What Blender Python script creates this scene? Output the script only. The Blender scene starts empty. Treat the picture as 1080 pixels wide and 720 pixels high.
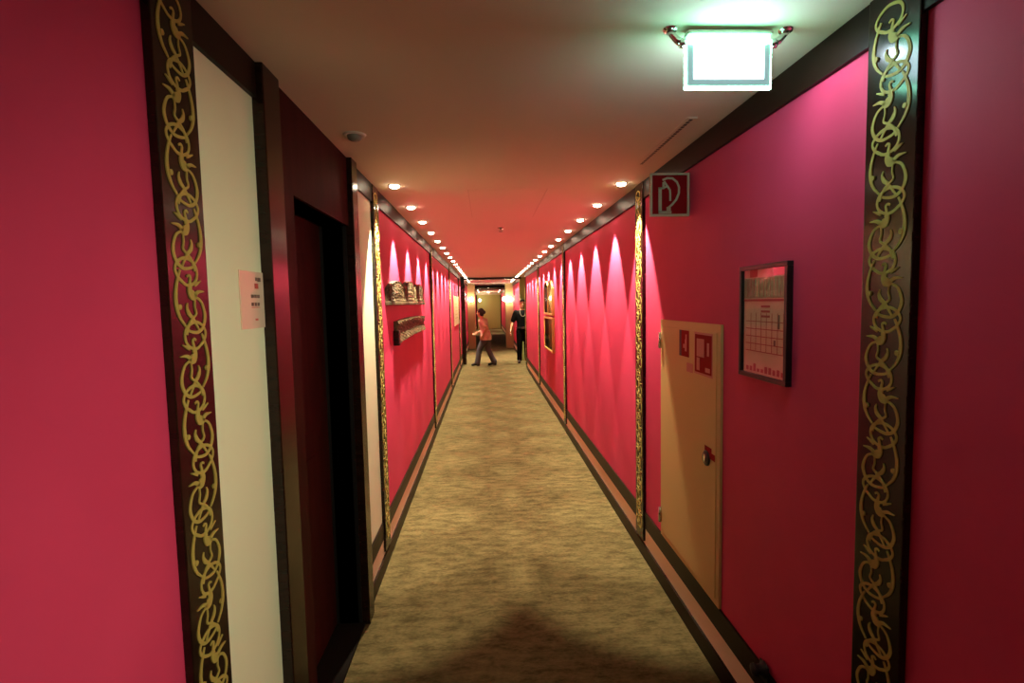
import bpy, bmesh, math, random
from mathutils import Vector, Matrix
random.seed(7)
S = bpy.context.scene
C = S.collection
PI = math.pi

# ------------------------------------------------------------------ camera
F_PX, YAW, PITCH, ROLL = 557.5, 0.0473, 0.0725, -0.0203
CAM_Z = 1.70
fw = Vector((math.sin(YAW)*math.cos(PITCH), math.cos(YAW)*math.cos(PITCH), -math.sin(PITCH)))
rt0 = Vector((math.cos(YAW), -math.sin(YAW), 0)); up0 = rt0.cross(fw)
rt = rt0*math.cos(ROLL) + up0*math.sin(ROLL); up = up0*math.cos(ROLL) - rt0*math.sin(ROLL)
cd = bpy.data.cameras.new('camera'); cam = bpy.data.objects.new('camera', cd); C.objects.link(cam)
M4 = Matrix(((rt.x, up.x, -fw.x, 0), (rt.y, up.y, -fw.y, 0), (rt.z, up.z, -fw.z, CAM_Z), (0, 0, 0, 1)))
cam.matrix_world = M4
cd.sensor_fit = 'HORIZONTAL'; cd.sensor_width = 36.0; cd.lens = F_PX/1080*36.0
cd.clip_start = 0.02; cd.clip_end = 200
S.camera = cam

# ------------------------------------------------------------------ world, exposure, light levels
w = bpy.data.worlds.new('world'); S.world = w; w.use_nodes = True
w.node_tree.nodes['Background'].inputs[0].default_value = (0.02, 0.013, 0.008, 1)
w.node_tree.nodes['Background'].inputs[1].default_value = 1.0
S.view_settings.view_transform = 'Standard'; S.view_settings.look = 'None'
S.view_settings.gamma = 1; S.view_settings.use_curve_mapping = False
S.view_settings.exposure = 0.0

SPOT_W = 290.0          
SPOT_COL = (1.0, 0.83, 0.56)          
LENS_E = 36.0          
SIGN_E = 17.0          
SIGN_EDGE_E = 45.0          
SIGN_COL = (0.72, 1.0, 1.12)
SIGN_EDGE_COL = (0.30, 1.0, 0.66)
SIGN_END_W = 3.6          # spot added at the sign's end to brighten the wall beside it
ADDED_SPOT_W = 86.0  # unseen spot, added to light the left wall
GLOBE_E = 38.0          
REAR_W = 2.5  # lamps added behind the camera

# ------------------------------------------------------------------ sizes (metres)
XR, XL, H = 1.018, -0.70, 2.448
Y0, YEND = -5.0, 36.0
RAIL_Z0, RAIL_Z1, SKIRT = 0.207, 0.312, 0.092
BEAM_Z = 2.342

# ------------------------------------------------------------------ materials
def mat(name, col, rough=0.6, spec=0.5, metal=0.0, emit=None, estr=0.0, noise=None, bump=None, coat=0.0, stretch=(1, 1, 1), trans=0.0):
    m = bpy.data.materials.new(name); m.use_nodes = True
    nt = m.node_tree; b = nt.nodes['Principled BSDF']
    b.inputs['Base Color'].default_value = (*col, 1); b.inputs['Roughness'].default_value = rough
    b.inputs['Specular IOR Level'].default_value = spec; b.inputs['Metallic'].default_value = metal
    b.inputs['Coat Weight'].default_value = coat
    b.inputs['Transmission Weight'].default_value = trans
    if emit: b.inputs['Emission Color'].default_value = (*emit, 1); b.inputs['Emission Strength'].default_value = estr
    if noise or bump:
        tc = nt.nodes.new('ShaderNodeTexCoord'); mp = nt.nodes.new('ShaderNodeMapping')
        mp.inputs['Scale'].default_value = stretch
        nt.links.new(tc.outputs['Object'], mp.inputs['Vector'])
    if noise:
        col2, scale, det = noise
        n = nt.nodes.new('ShaderNodeTexNoise'); n.inputs['Scale'].default_value = scale; n.inputs['Detail'].default_value = det
        nt.links.new(mp.outputs[0], n.inputs['Vector'])
        r = nt.nodes.new('ShaderNodeValToRGB'); r.color_ramp.elements[0].position = 0.35; r.color_ramp.elements[1].position = 0.65
        r.color_ramp.elements[0].color = (*col, 1); r.color_ramp.elements[1].color = (*col2, 1)
        nt.links.new(n.outputs['Fac'], r.inputs[0]); nt.links.new(r.outputs[0], b.inputs['Base Color'])
    if bump:
        scale, strength, dist = bump
        n2 = nt.nodes.new('ShaderNodeTexNoise'); n2.inputs['Scale'].default_value = scale; n2.inputs['Detail'].default_value = 4
        nt.links.new(mp.outputs[0], n2.inputs['Vector'])
        bp = nt.nodes.new('ShaderNodeBump'); bp.inputs['Strength'].default_value = strength; bp.inputs['Distance'].default_value = dist
        nt.links.new(n2.outputs['Fac'], bp.inputs['Height']); nt.links.new(bp.outputs[0], b.inputs['Normal'])
    return m

M = {}
M['pink'] = mat('crimson_pink_paint', (0.56, 0.040, 0.114), 0.62, 0.2, noise=((0.62, 0.049, 0.130), 2.2, 5), bump=(5, 0.10, 0.01))
M['cream'] = mat('cream_paint', (0.78, 0.84, 0.60), 0.7, 0.3, bump=(4, 0.06, 0.01))
M['band'] = mat('rose_cream_paint', (0.90, 0.76, 0.58), 0.6, 0.3)
M['ceil'] = mat('ceiling_paint', (0.72, 0.63, 0.52), 0.8, 0.2)
M['hatchgap'] = mat('hatch_edge_shade', (0.60, 0.52, 0.43), 0.8, 0.2)
M['olive'] = mat('olive_paint', (0.44, 0.52, 0.18), 0.7, 0.3)
M['tan'] = mat('tan_paint', (0.44, 0.37, 0.16), 0.7, 0.3)
M['wood'] = mat('dark_lacquered_wood', (0.013, 0.0050, 0.0032), 0.19, 0.30, noise=((0.020, 0.0085, 0.005), 6, 3), stretch=(1, 1, 6))
M['rail'] = mat('satin_dark_wood', (0.014, 0.0065, 0.0038), 0.42, 0.14)
M['redwood'] = mat('red_brown_wood', (0.030, 0.0050, 0.0045), 0.6, 0.05, noise=((0.042, 0.007, 0.006), 5, 4), stretch=(4, 4, 0.6))
M['threshold'] = mat('black_threshold', (0.008, 0.006, 0.005), 0.8, 0.05)
M['gold'] = mat('gold_paint', (0.40, 0.32, 0.075), 0.6, 0.25, metal=0.0)
M['gilt'] = mat('gilt_wood', (0.55, 0.36, 0.10), 0.4, 0.5, metal=0.5, bump=(60, 0.5, 0.004))
M['chrome'] = mat('chrome', (0.75, 0.75, 0.72), 0.2, metal=1.0)
M['whiteplastic'] = mat('white_plastic', (0.70, 0.66, 0.58), 0.45)
M['greyplastic'] = mat('grey_plastic', (0.22, 0.20, 0.17), 0.5)
M['black'] = mat('black_paint', (0.008, 0.007, 0.007), 0.4)
M['rubber'] = mat('black_rubber', (0.006, 0.006, 0.006), 0.6)
M['lens'] = mat('lamp_lens', (0.9, 0.9, 0.9), 0.3, emit=(1.0, 0.80, 0.55), estr=LENS_E)
M['lens_off'] = mat('lamp_lens_off', (0.16, 0.17, 0.13), 0.2)
M['globe'] = mat('frosted_globe', (0.9, 0.88, 0.8), 0.4, emit=(1.0, 0.86, 0.62), estr=GLOBE_E)
M['signface'] = mat('exit_sign_face', (0.8, 0.9, 0.85), 0.4, emit=SIGN_COL, estr=SIGN_E)
M['signedge'] = mat('exit_sign_edge', (0.8, 0.9, 0.85), 0.3, emit=SIGN_EDGE_COL, estr=SIGN_EDGE_E)
M['signtube'] = mat('exit_sign_tube', (0.8, 0.9, 0.85), 0.4, emit=(0.20, 1.0, 0.58), estr=13.0)
M['signmargin'] = mat('exit_sign_margin', (0.12, 0.18, 0.16), 0.15, emit=SIGN_COL, estr=0.30)
M['door_cream'] = mat('cream_steel', (0.60, 0.41, 0.165), 0.45, 0.4)
M['signred'] = mat('sign_red', (0.26, 0.004, 0.006), 0.6, 0.08)
M['signcream'] = mat('sign_cream', (0.50, 0.43, 0.28), 0.5)
M['signpink'] = mat('sign_faded_pink', (0.52, 0.18, 0.15), 0.5)
def pane_glass():
    m = bpy.data.materials.new('clear_pane'); m.use_nodes = True; nt = m.node_tree
    out = nt.nodes['Material Output']; nt.nodes.remove(nt.nodes['Principled BSDF'])
    tr = nt.nodes.new('ShaderNodeBsdfTransparent'); gl = nt.nodes.new('ShaderNodeBsdfGlossy'); gl.inputs['Roughness'].default_value = 0.05
    fr = nt.nodes.new('ShaderNodeFresnel'); fr.inputs['IOR'].default_value = 1.45; mx = nt.nodes.new('ShaderNodeMixShader')
    ge = nt.nodes.new('ShaderNodeNewGeometry'); ma = nt.nodes.new('ShaderNodeMath'); ma.operation = 'MULTIPLY_ADD'
    ma.inputs[1].default_value = 1/1.45-1.45; ma.inputs[2].default_value = 1.45; nt.links.new(ge.outputs['Backfacing'], ma.inputs[0]); nt.links.new(ma.outputs[0], fr.inputs['IOR'])
    nt.links.new(fr.outputs[0], mx.inputs[0]); nt.links.new(tr.outputs[0], mx.inputs[1]); nt.links.new(gl.outputs[0], mx.inputs[2]); nt.links.new(mx.outputs[0], out.inputs[0])
    return m
M['glass'] = pane_glass()
M['carve'] = mat('carved_wood', (0.15, 0.120, 0.058), 0.6, 0.3, noise=((0.025, 0.016, 0.008), 34, 4), bump=(50, 0.8, 0.01))
M['mirror'] = mat('mirror_glass', (0.62, 0.55, 0.42), 0.04, metal=1.0)
M['paper'] = mat('plan_paper', (0.62, 0.48, 0.34), 0.6, noise=((0.70, 0.50, 0.38), 14, 3))
M['planred'] = mat('plan_red', (0.35, 0.05, 0.05), 0.6)
M['plangreen'] = mat('plan_olive', (0.26, 0.22, 0.13), 0.6, noise=((0.36, 0.27, 0.18), 30, 3))
M['ink'] = mat('dark_ink', (0.13, 0.09, 0.07), 0.6)
M['inkred'] = mat('red_ink', (0.50, 0.09, 0.07), 0.6)
M['acrylic'] = mat('frosted_acrylic', (0.74, 0.60, 0.46), 0.25, 0.5)
M['posterc'] = mat('cream_poster', (0.62, 0.50, 0.26), 0.6)
M['skin'] = mat('skin', (0.55, 0.27, 0.15), 0.5)
M['hair'] = mat('dark_hair', (0.022, 0.012, 0.008), 0.5)
M['shirt'] = mat('pink_shirt', (0.66, 0.30, 0.28), 0.8, noise=((0.74, 0.55, 0.42), 9, 3))
M['jeans'] = mat('grey_blue_jeans', (0.075, 0.068, 0.080), 0.8)
M['shoe'] = mat('dark_shoe', (0.015, 0.012, 0.012), 0.5)
M['blackcloth'] = mat('black_cloth', (0.004, 0.004, 0.004), 0.9, 0.05)
M['greycloth'] = mat('grey_print', (0.15, 0.12, 0.09), 0.8)
M['eye'] = mat('eye', (0.02, 0.01, 0.01), 0.2)
M['lip'] = mat('lip', (0.42, 0.12, 0.09), 0.5)

def carpet():
    m = bpy.data.materials.new('mottled_carpet'); m.use_nodes = True
    nt = m.node_tree; b = nt.nodes['Principled BSDF']; b.inputs['Roughness'].default_value = 0.95
    b.inputs['Specular IOR Level'].default_value = 0.1
    tc = nt.nodes.new('ShaderNodeTexCoord')
    def noise(scale, st, det):
        mp = nt.nodes.new('ShaderNodeMapping'); mp.inputs['Scale'].default_value = st
        n = nt.nodes.new('ShaderNodeTexNoise'); n.inputs['Scale'].default_value = scale; n.inputs['Detail'].default_value = det
        n.inputs['Roughness'].default_value = 0.62
        nt.links.new(tc.outputs['Object'], mp.inputs['Vector']); nt.links.new(mp.outputs[0], n.inputs['Vector']); return n
    a = noise(8, (1, 2.5, 1), 6); c = noise(42, (1, 1.9, 1), 3); d = noise(1.6, (1, 1, 1), 2)
    m1 = nt.nodes.new('ShaderNodeMath'); m1.operation = 'MULTIPLY_ADD'; m1.inputs[1].default_value = 0.55
    m2 = nt.nodes.new('ShaderNodeMath'); m2.operation = 'MULTIPLY_ADD'; m2.inputs[1].default_value = 0.30
    m3 = nt.nodes.new('ShaderNodeMath'); m3.operation = 'MULTIPLY'; m3.inputs[1].default_value = 0.15
    nt.links.new(d.outputs['Fac'], m3.inputs[0]); nt.links.new(c.outputs['Fac'], m2.inputs[0]); nt.links.new(m3.outputs[0], m2.inputs[2])
    nt.links.new(a.outputs['Fac'], m1.inputs[0]); nt.links.new(m2.outputs[0], m1.inputs[2])
    r = nt.nodes.new('ShaderNodeValToRGB')
    e = r.color_ramp.elements; e[0].position = 0.38; e[0].color = (0.050, 0.039, 0.0150, 1); e[1].position = 0.62; e[1].color = (0.148, 0.118, 0.050, 1)
    nt.links.new(m1.outputs[0], r.inputs[0]); nt.links.new(r.outputs[0], b.inputs['Base Color'])
    bp = nt.nodes.new('ShaderNodeBump'); bp.inputs['Strength'].default_value = 0.4; bp.inputs['Distance'].default_value = 0.01
    nt.links.new(c.outputs['Fac'], bp.inputs['Height']); nt.links.new(bp.outputs[0], b.inputs['Normal'])
    return m
M['carpet'] = carpet()

# ------------------------------------------------------------------ mesh helpers
def add_box(bm, x0, x1, y0, y1, z0, z1, mi=0, bevel=0.0):
    vs = [bm.verts.new((x, y, z)) for z in (z0, z1) for y in (y0, y1) for x in (x0, x1)]
    fs = [(0, 2, 3, 1), (4, 5, 7, 6), (0, 1, 5, 4), (2, 6, 7, 3), (0, 4, 6, 2), (1, 3, 7, 5)]
    faces = [bm.faces.new([vs[i] for i in f]) for f in fs]
    for f in faces: f.material_index = mi
    if bevel:
        es = list({e for f in faces for e in f.edges})
        r = bmesh.ops.bevel(bm, geom=es, offset=bevel, segments=2, affect='EDGES', profile=0.6)
        for f in r['faces']: f.material_index = mi
    return faces

def add_tube(bm, pts, radii, seg=10, mi=0, cap=True):
    pts = [Vector(p) for p in pts]
    if not hasattr(radii, '__len__'): radii = [radii]*len(pts)
    rings = []; ref = None
    for i, p in enumerate(pts):
        t = (pts[min(i+1, len(pts)-1)] - pts[max(i-1, 0)]).normalized()
        if ref is None: ref = Vector((0, 0, 1)) if abs(t.z) < .9 else Vector((1, 0, 0))
        n = (ref - t*ref.dot(t)).normalized(); bn = t.cross(n); ref = n
        rings.append([bm.verts.new(p + (n*math.cos(a) + bn*math.sin(a))*radii[i]) for a in [2*PI*k/seg for k in range(seg)]])
    for a, b in zip(rings, rings[1:]):
        for k in range(seg):
            f = bm.faces.new((a[k], a[(k+1) % seg], b[(k+1) % seg], b[k])); f.material_index = mi; f.smooth = True
    if cap:
        for r in (rings[0][::-1], rings[-1]):
            f = bm.faces.new(r); f.material_index = mi

def add_lathe(bm, prof, loc=(0, 0, 0), seg=24, mi=0, smooth=True):
    """prof: list of (r, z) around z"""
    rings = []
    for r, z in prof:
        if r < 1e-5: rings.append([bm.verts.new((loc[0], loc[1], loc[2]+z))])
        else: rings.append([bm.verts.new((loc[0]+r*math.cos(2*PI*k/seg), loc[1]+r*math.sin(2*PI*k/seg), loc[2]+z)) for k in range(seg)])
    for a, b in zip(rings, rings[1:]):
        for k in range(seg):
            va = [a[k % len(a)], a[(k+1) % len(a)]]; vb = [b[(k+1) % len(b)], b[k % len(b)]]
            vs = []
            for v in va+vb:
                if v not in vs: vs.append(v)
            if len(vs) > 2:
                f = bm.faces.new(vs); f.material_index = mi; f.smooth = smooth

def add_prism(bm, poly, axis, a0, a1, mi=0):
    """poly of (u,v); axis 'x': (a,u,v); 'y': (u,a,v)"""
    def P(u, v, a): return (a, u, v) if axis == 'x' else ((u, a, v) if axis == 'y' else (u, v, a))
    A = [bm.verts.new(P(u, v, a0)) for u, v in poly]; B = [bm.verts.new(P(u, v, a1)) for u, v in poly]
    n = len(poly)
    fs = [bm.faces.new(A), bm.faces.new(B[::-1])]
    for i in range(n): fs.append(bm.faces.new((A[i], B[i], B[(i+1) % n], A[(i+1) % n])))
    for f in fs: f.material_index = mi
    return fs

def obj(name, bm, mats, parent=None, recalc=True, loc=None):
    if recalc: bmesh.ops.recalc_face_normals(bm, faces=bm.faces)
    me = bpy.data.meshes.new(name); bm.to_mesh(me); bm.free()
    for m in (mats if isinstance(mats, (list, tuple)) else [mats]): me.materials.append(m)
    o = bpy.data.objects.new(name, me); C.objects.link(o)
    if parent: o.parent = parent
    if loc: o.location = loc
    return o

def thing(name, label, cat, loc=(0, 0, 0), rotz=0, group=None):
    o = bpy.data.objects.new(name, None); C.objects.link(o); o.empty_display_size = 0.1
    o.location = loc; o.rotation_euler = (0, 0, rotz); tag(o, label, cat, group); return o
def tag(o, label, cat, group=None):
    o['label'] = label; o['category'] = cat
    if group: o['group'] = group
    return o
def struct(name, bm, m, label=None, parent=None):
    o = obj(name, bm, m, parent)
    if not parent:
        o['kind'] = 'structure'
        if label: o['label'] = label; 
    return o
def dup(root, loc, rotz=None, label=None, group=None):
    r = root.copy(); C.objects.link(r); r.location = loc
    if rotz is not None: r.rotation_euler = (0, 0, rotz)
    if label: r['label'] = label
    if group: r['group'] = group
    for ch in list(root.children):
        c = ch.copy(); C.objects.link(c); c.parent = r
        for g in list(ch.children):
            d = g.copy(); C.objects.link(d); d.parent = c
    return r
def box(*a, **k):
    bm = bmesh.new(); add_box(bm, *a, **k); return bm

# ------------------------------------------------------------------ setting
T = 0.12   # wall thickness
RO0, RO1 = 13.62, 15.6     # side opening in the right wall
DO0, DO1, DZ = 1.98, 2.75, 2.105   # door recess in the left wall
struct('floor', box(XL-0.35, XR+2.2, Y0-T, YEND+T, -0.06, 0.0), M['carpet'])
struct('ceiling', box(XL-0.35, XR+2.2, Y0-T, YEND+T, H, H+0.08), M['ceil'])

bm = bmesh.new()
WZ0 = 0.0
add_box(bm, XL-T, XL, Y0, 1.255, 0, H, 0)
add_box(bm, XL-T, XL, 1.255, 1.76, 0, H, 1)
add_box(bm, XL-T, XL, 1.76, DO0, 0, H, 2)
add_box(bm, XL-T, XL, DO0, DO1, DZ, H, 2)
add_box(bm, XL-T, XL, DO1, 2.80, 0, H, 2)
add_box(bm, XL-T, XL, 2.80, 3.40, 0, H, 1)
add_box(bm, XL-T, XL, 3.40, YEND, 0, H, 0)
add_box(bm, XL-0.35, XL-T-0.10, 1.7, 3.0, 0, H, 2)     # masonry behind the door recess
struct('wall_left', bm, [M['pink'], M['cream'], M['black']])
bm = bmesh.new()
add_box(bm, XR, XR+T, Y0, RO0, 0, H, 0)
add_box(bm, XR, XR+T, RO1, YEND, 0, H, 0)
struct('wall_right', bm, M['pink'])
bm = bmesh.new()
add_box(bm, XR+T, XR+2.2, RO0-T, RO0, 0, H)
add_box(bm, XR+T, XR+2.2, RO1, RO1+T, 0, H)
add_box(bm, XR+2.08, XR+2.2, RO0, RO1, 0, H)
struct('wall_side_lobby', bm, M['olive'])
struct('wall_end', box(XL, XR, YEND, YEND+T, 0, H), M['olive'])
struct('wall_back', box(XL, XR, Y0-T, Y0, 0, H), M['pink'])

def rails(side):
    s = 1 if side == 'left' else -1
    X = XL if side == 'left' else XR
    runs = [(Y0, 1.70), (2.86, YEND)] if side == 'left' else [(Y0, RO0), (RO1, YEND)]
    a = bmesh.new(); b = bmesh.new(); c = bmesh.new(); d = bmesh.new()
    for y0, y1 in runs:
        add_box(a, *sorted((X, X+s*0.016)), y0, y1, 0, SKIRT)
        add_box(b, *sorted((X, X+s*0.004)), y0, y1, SKIRT, RAIL_Z0)
        add_box(c, *sorted((X, X+s*0.010)), y0, y1, RAIL_Z0, RAIL_Z1)
        add_box(d, *sorted((X, X+s*0.014)), y0, y1, BEAM_Z, H)
    struct('baseboard_'+side, a, M['rail'])
    n = 0 if side == 'left' else 3
    struct('trim_%d' % (n+1), b, M['band']); struct('trim_%d' % (n+2), c, M['rail']); struct('trim_%d' % (n+3), d, M['rail'])
rails('left'); rails('right')

# recessed entrance door on the left
d = bpy.data.objects.new('door_1', None); C.objects.link(d); d['kind'] = 'structure'
d['label'] = 'dark red-brown wooden door set back in a tall frame with two posts'
d.location = (XL, DO0, 0)
def dpart(name, bm, m):
    o = obj(name, bm, m); o.parent = d; o.location = (-XL, -DO0, 0); return o
bm = bmesh.new(); add_box(bm, XL-0.175, XL-0.135, DO0-0.02, DO1+0.02, 0.012, DZ+0.02, bevel=0.004)
for z0, z1 in ((0.22, 1.0), (1.12, 1.95)):
    add_box(bm, XL-0.139, XL-0.130, DO0+0.12, DO1-0.12, z0, z1, bevel=0.004)
leaf = dpart('door_leaf', bm, M['redwood'])
bm = bmesh.new(); add_tube(bm, [(XL-0.132, DO0+0.09, 1.02), (XL-0.085, DO0+0.09, 1.02), (XL-0.085, DO0+0.20, 1.02)], 0.009)
h_ = obj('door_handle', bm, M['black']); h_.parent = leaf
dpart('door_post', box(XL-0.02, XL+0.036, 1.70, 1.832, 0, H, bevel=0.004), M['wood'])
dpart('door_post', box(XL-0.02, XL+0.040, 2.752, 2.862, 0, H, bevel=0.004), M['wood'])
dpart('door_casing', box(XL-0.14, XL+0.014, 1.832, DO0, 0, H), M['redwood'])
dpart('door_header', box(XL-0.14, XL+0.014, DO0, 2.752, DZ, H), M['redwood'])
dpart('threshold', box(XL-0.14, XL+0.014, DO0, 2.752, 0, 0.012), M['threshold'])
dpart('door_jamb', box(XL-0.14, XL-0.02, DO1, DO1+0.08, 0, DZ), M['black'])

# portal posts, piers and ceiling beams further down
struct('trim_7', box(XL, XL+0.11, 14.85, 15.25, 0, H, bevel=0.01), M['wood'], 'dark wooden post standing against the left wall far down the corridor')
struct('trim_8', box(XL, XR, 15.25, 15.45, H-0.06, H, bevel=0.01), M['wood'])
struct('trim_9', box(XL, XR, 22.6, 22.9, H-0.09, H, bevel=0.01), M['wood'])
struct('trim_10', box(XL, XL+0.28, 19.95, 20.35, 0, H, bevel=0.01), M['tan'])
struct('trim_11', box(XR-0.29, XR, 19.95, 20.35, 0, H, bevel=0.01), M['tan'])
bm = bmesh.new(); add_prism(bm, [(YEND, H-0.16), (YEND-0.05, H-0.16), (YEND-0.07, H-0.10), (YEND-0.18, H-0.04), (YEND-0.2, H), (YEND, H)], 'x', XL, XR)
struct('trim_12', bm, M['cream'])
struct('trim_13', box(XR-0.02, XR+T+0.01, RO1-0.02, RO1+0.16, 0, H, bevel=0.005), M['olive'])
struct('trim_14', box(XL, XL+0.10, YEND-0.14, YEND, 0, H-0.16, bevel=0.005), M['wood'])
struct('trim_15', box(XR-0.06, XR, YEND-0.14, YEND, 0, H-0.16, bevel=0.005), M['wood'])

# ------------------------------------------------------------------ pilasters with gold vines
def smooth_path(pts, n=6):
    out = []
    P = [Vector(p) for p in pts]; P = [P[0]*2-P[1]] + P + [P[-1]*2-P[-2]]
    for i in range(1, len(P)-2):
        for k in range(n):
            t = k/n; a, b, c, e = P[i-1], P[i], P[i+1], P[i+2]
            out.append(0.5*((2*b) + (c-a)*t + (2*a-5*b+4*c-e)*t*t + (3*b-a-3*c+e)*t*t*t))
    out.append(P[-2]); return out
def ribbon(bm, pts, w, lift=0.0, th=0.0022):
    """flat strap in (u, v) with its own thickness; x = out of the face"""
    n = len(pts); L = []; R = []
    for i, p in enumerate(pts):
        t = (pts[min(i+1, n-1)] - pts[max(i-1, 0)])
        if t.length < 1e-9: t = Vector((0, 1))
        t.normalize(); q = Vector((-t.y, t.x))
        ww = w[i]/2 if hasattr(w, '__len__') else w/2
        L.append(p + q*ww); R.append(p - q*ww)
    z0, z1 = 0.0, th+lift
    vs = [[bm.verts.new((z, a.x, a.y)) for a, z in ((l, z0), (l, z1), (r, z1), (r, z0))] for l, r in zip(L, R)]
    for a, b in zip(vs, vs[1:]):
        for k in (0, 1, 2): bm.faces.new((a[k], b[k], b[k+1], a[k+1]))
    bm.faces.new(vs[0]); bm.faces.new(vs[-1][::-1])
def taper(n, w0, w1, w2, mid=0.5):
    out = []
    for i in range(n):
        t = i/(n-1)
        out.append(w0+(w1-w0)*t/mid if t < mid else w1+(w2-w1)*(t-mid)/(1-mid))
    return out
def motif(bm, v0, s, kink=0):
    """one vine unit, about 0.15 tall; s mirrors it"""
    U = 0.00049  # metres per traced unit (traced at 6x)
    def T2(pts): return [Vector((s*(x-268)*U*1.06, v0-(y-310)*0.000395)) for x, y in pts]
    def st(pts, w, lift=0.0, n=5):
        p = smooth_path(T2(pts), n); ww = w*1.25 if not isinstance(w, tuple) else [q*1.2 for q in taper(len(p), *w)]
        ribbon(bm, p, ww, lift)
    W = 0.0058
    # big oval: left side from the leaf head, down and round to the middle
    st([(245, 325), (190, 352), (163, 410), (160, 460), (182, 512), (225, 540), (285, 532), (322, 510)], (0.004, 0.0085, 0.0045, 0.4))
    # right side of the oval, coming up into the small ring above
    st([(322, 500), (358, 452), (377, 400), (382, 335), (372, 270), (350, 205), (338, 180)], (0.004, 0.009, 0.004, 0.4), 0.0006)
    # small ring above the head
    st([(343, 232), (300, 262), (250, 258), (215, 228), (205, 180), (228, 132), (290, 108), (345, 128), (373, 170), (362, 212), (330, 245)], W)
    # swirl stem from ring to head
    st([(288, 215), (274, 205), (262, 218), (268, 250), (266, 285)], (0.004, 0.0055, 0.009, 0.6), 0.0004)
    # leaf head with two spiky tails
    st([(275, 262), (272, 300), (248, 328), (222, 330)], (0.006, 0.020, 0.006, 0.55), 0.001)
    st([(238, 322), (205, 300), (160, 298)], (0.009, 0.007, 0.002, 0.5), 0.001)
    st([(232, 262), (208, 248), (182, 234)], (0.006, 0.006, 0.002, 0.4), 0.001)
    # inner strand crossing down the oval
    st([(236, 335), (240, 385), (232, 430), (262, 455), (296, 492), (318, 548)], (0.003, 0.005, 0.0065, 0.6), 0.0008)
    # inner leaf
    st([(296, 366), (302, 395), (290, 428), (266, 452), (238, 492), (212, 535)], (0.002, 0.0095, 0.004, 0.35), 0.0004)
    # bead on the outer strand
    c = T2([(362, 390)])[0]
    ring = [c + Vector((math.cos(a)*0.0065, math.sin(a)*0.0065)) for a in [2*PI*k/10 for k in range(10)]]
    A = [bm.verts.new((0, q.x, q.y)) for q in ring]; B = [bm.verts.new((0.0045, q.x, q.y)) for q in ring]
    bm.faces.new(B)
    for k in range(10): bm.faces.new((A[k], A[(k+1) % 10], B[(k+1) % 10], B[k]))

PW = 0.165; PT = 0.020; PZ0 = 0.115
def make_pilaster():
    t = thing('pilaster', '', 'pilaster')
    obj('board', box(0, PT, -PW/2, PW/2, PZ0, H, bevel=0.003), M['wood'], t)
    bm = bmesh.new(); v = 2.3235; s = -1
    while v > PZ0+0.10:
        motif(bm, v, s); v -= 0.1465; s = -s
    o = obj('vine_ornament', bm, M['gold'], t); o.location = (PT-0.0003, 0, 0)
    return t
p0 = make_pilaster()
PY = [1.283, 3.425, 6.82, 10.15, 13.52]
names_l = ['tall gold-vined pilaster between the bare pink wall and the wide cream panel',
           'gold-vined pilaster just past the dark door frame beside the narrow cream strip',
           'thin gold-vined pilaster right after the two carved wooden friezes',
           'gold-vined pilaster on the frieze side between two plain pink bays, before the cream poster',
           'gold-vined pilaster beside the cream poster, close to the dark post']
names_r = ['tall dark pilaster with gold vine scrolls catching the green-white glare of the exit sign',
           'gold-vined pilaster directly behind the projecting fire extinguisher sign',
           'gold-vined pilaster between the wide empty pink bay and the gilt mirrors',
           'gold-vined pilaster just past the two gilt mirrors',
           'gold-vined pilaster at the wall corner next to the man in black']
for i, y in enumerate(PY):
    a = p0 if i == 0 else dup(p0, (0, 0, 0))
    a.location = (XL-0.0, y if i else 1.256, 0); a['label'] = names_l[i]; a['group'] = 'gold-vined pilasters along the corridor'
    b = dup(p0, (XR+0.0, y, 0), PI, names_r[i], 'gold-vined pilasters along the corridor')

# ------------------------------------------------------------------ downlights
def make_downlight():
    t = thing('downlight', '', 'ceiling light')
    bm = bmesh.new(); add_lathe(bm, [(0.0305, 0.0), (0.031, -0.003), (0.038, -0.003), (0.041, 0.0)], seg=20)
    obj('trim_ring', bm, M['chrome'], t)
    bm = bmesh.new(); add_lathe(bm, [(0.0305, 0.0), (0.029, -0.009), (0.022, -0.015), (0.010, -0.018), (0, -0.0185)], seg=16)
    obj('lens', bm, M['lens'], t)
    l = bpy.data.lights.new('downlight_beam', 'SPOT'); l.energy = SPOT_W; l.color = SPOT_COL
    l.spot_size = math.radians(54); l.spot_blend = 0.33; l.shadow_soft_size = 0.012
    lo = bpy.data.objects.new('beam', l); C.objects.link(lo); lo.parent = t; lo.location = (0, 0, -0.03); lo.rotation_euler = (0, math.radians(6), 0)   # tilted to the wall
    return t
dl = make_downlight(); first = True
def put(x, y, label, group):
    global first
    o = dl if first else dup(dl, (0, 0, 0), PI if x > 0 else 0); first = False
    o.location = (x, y, H); o['label'] = label; o['group'] = group; return o
ordn = ['first', 'second', 'third', 'fourth', 'fifth', 'sixth', 'seventh', 'eighth']
for side, x, where in (('left', -0.556, 'over the friezes'), ('right', 0.880, 'over the gilt mirrors')):
    for i in range(21):
        y = 3.40 + i*0.735
        if side == 'right' and i == 17: pass
        if abs(y-15.35) < 0.16: continue
        if i < 8: lab = '%s spotlight, counted from the viewpoint, in the ceiling row above the %s' % (ordn[i], where.replace('over the ', ''))
        elif i < 16: lab = 'tiny lit spotlight in the far part of the ceiling row above the %s' % where.replace('over the ', '')
        else: lab = 'tiny lit spotlight past the dark ceiling beam, %s side' % where.replace('over the ', '')
        put(x, y, lab, 'recessed spotlights in the row on the %s side' % where.replace('over the ', ''))
for x, y in ((-0.40, 16.1), (0.49, 16.3)):
    put(x, y, 'lit spotlight just behind the dark ceiling beam, %s' % ('left of the middle' if x < 0 else 'right of the middle'), 'spotlights behind the ceiling beam')
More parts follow.
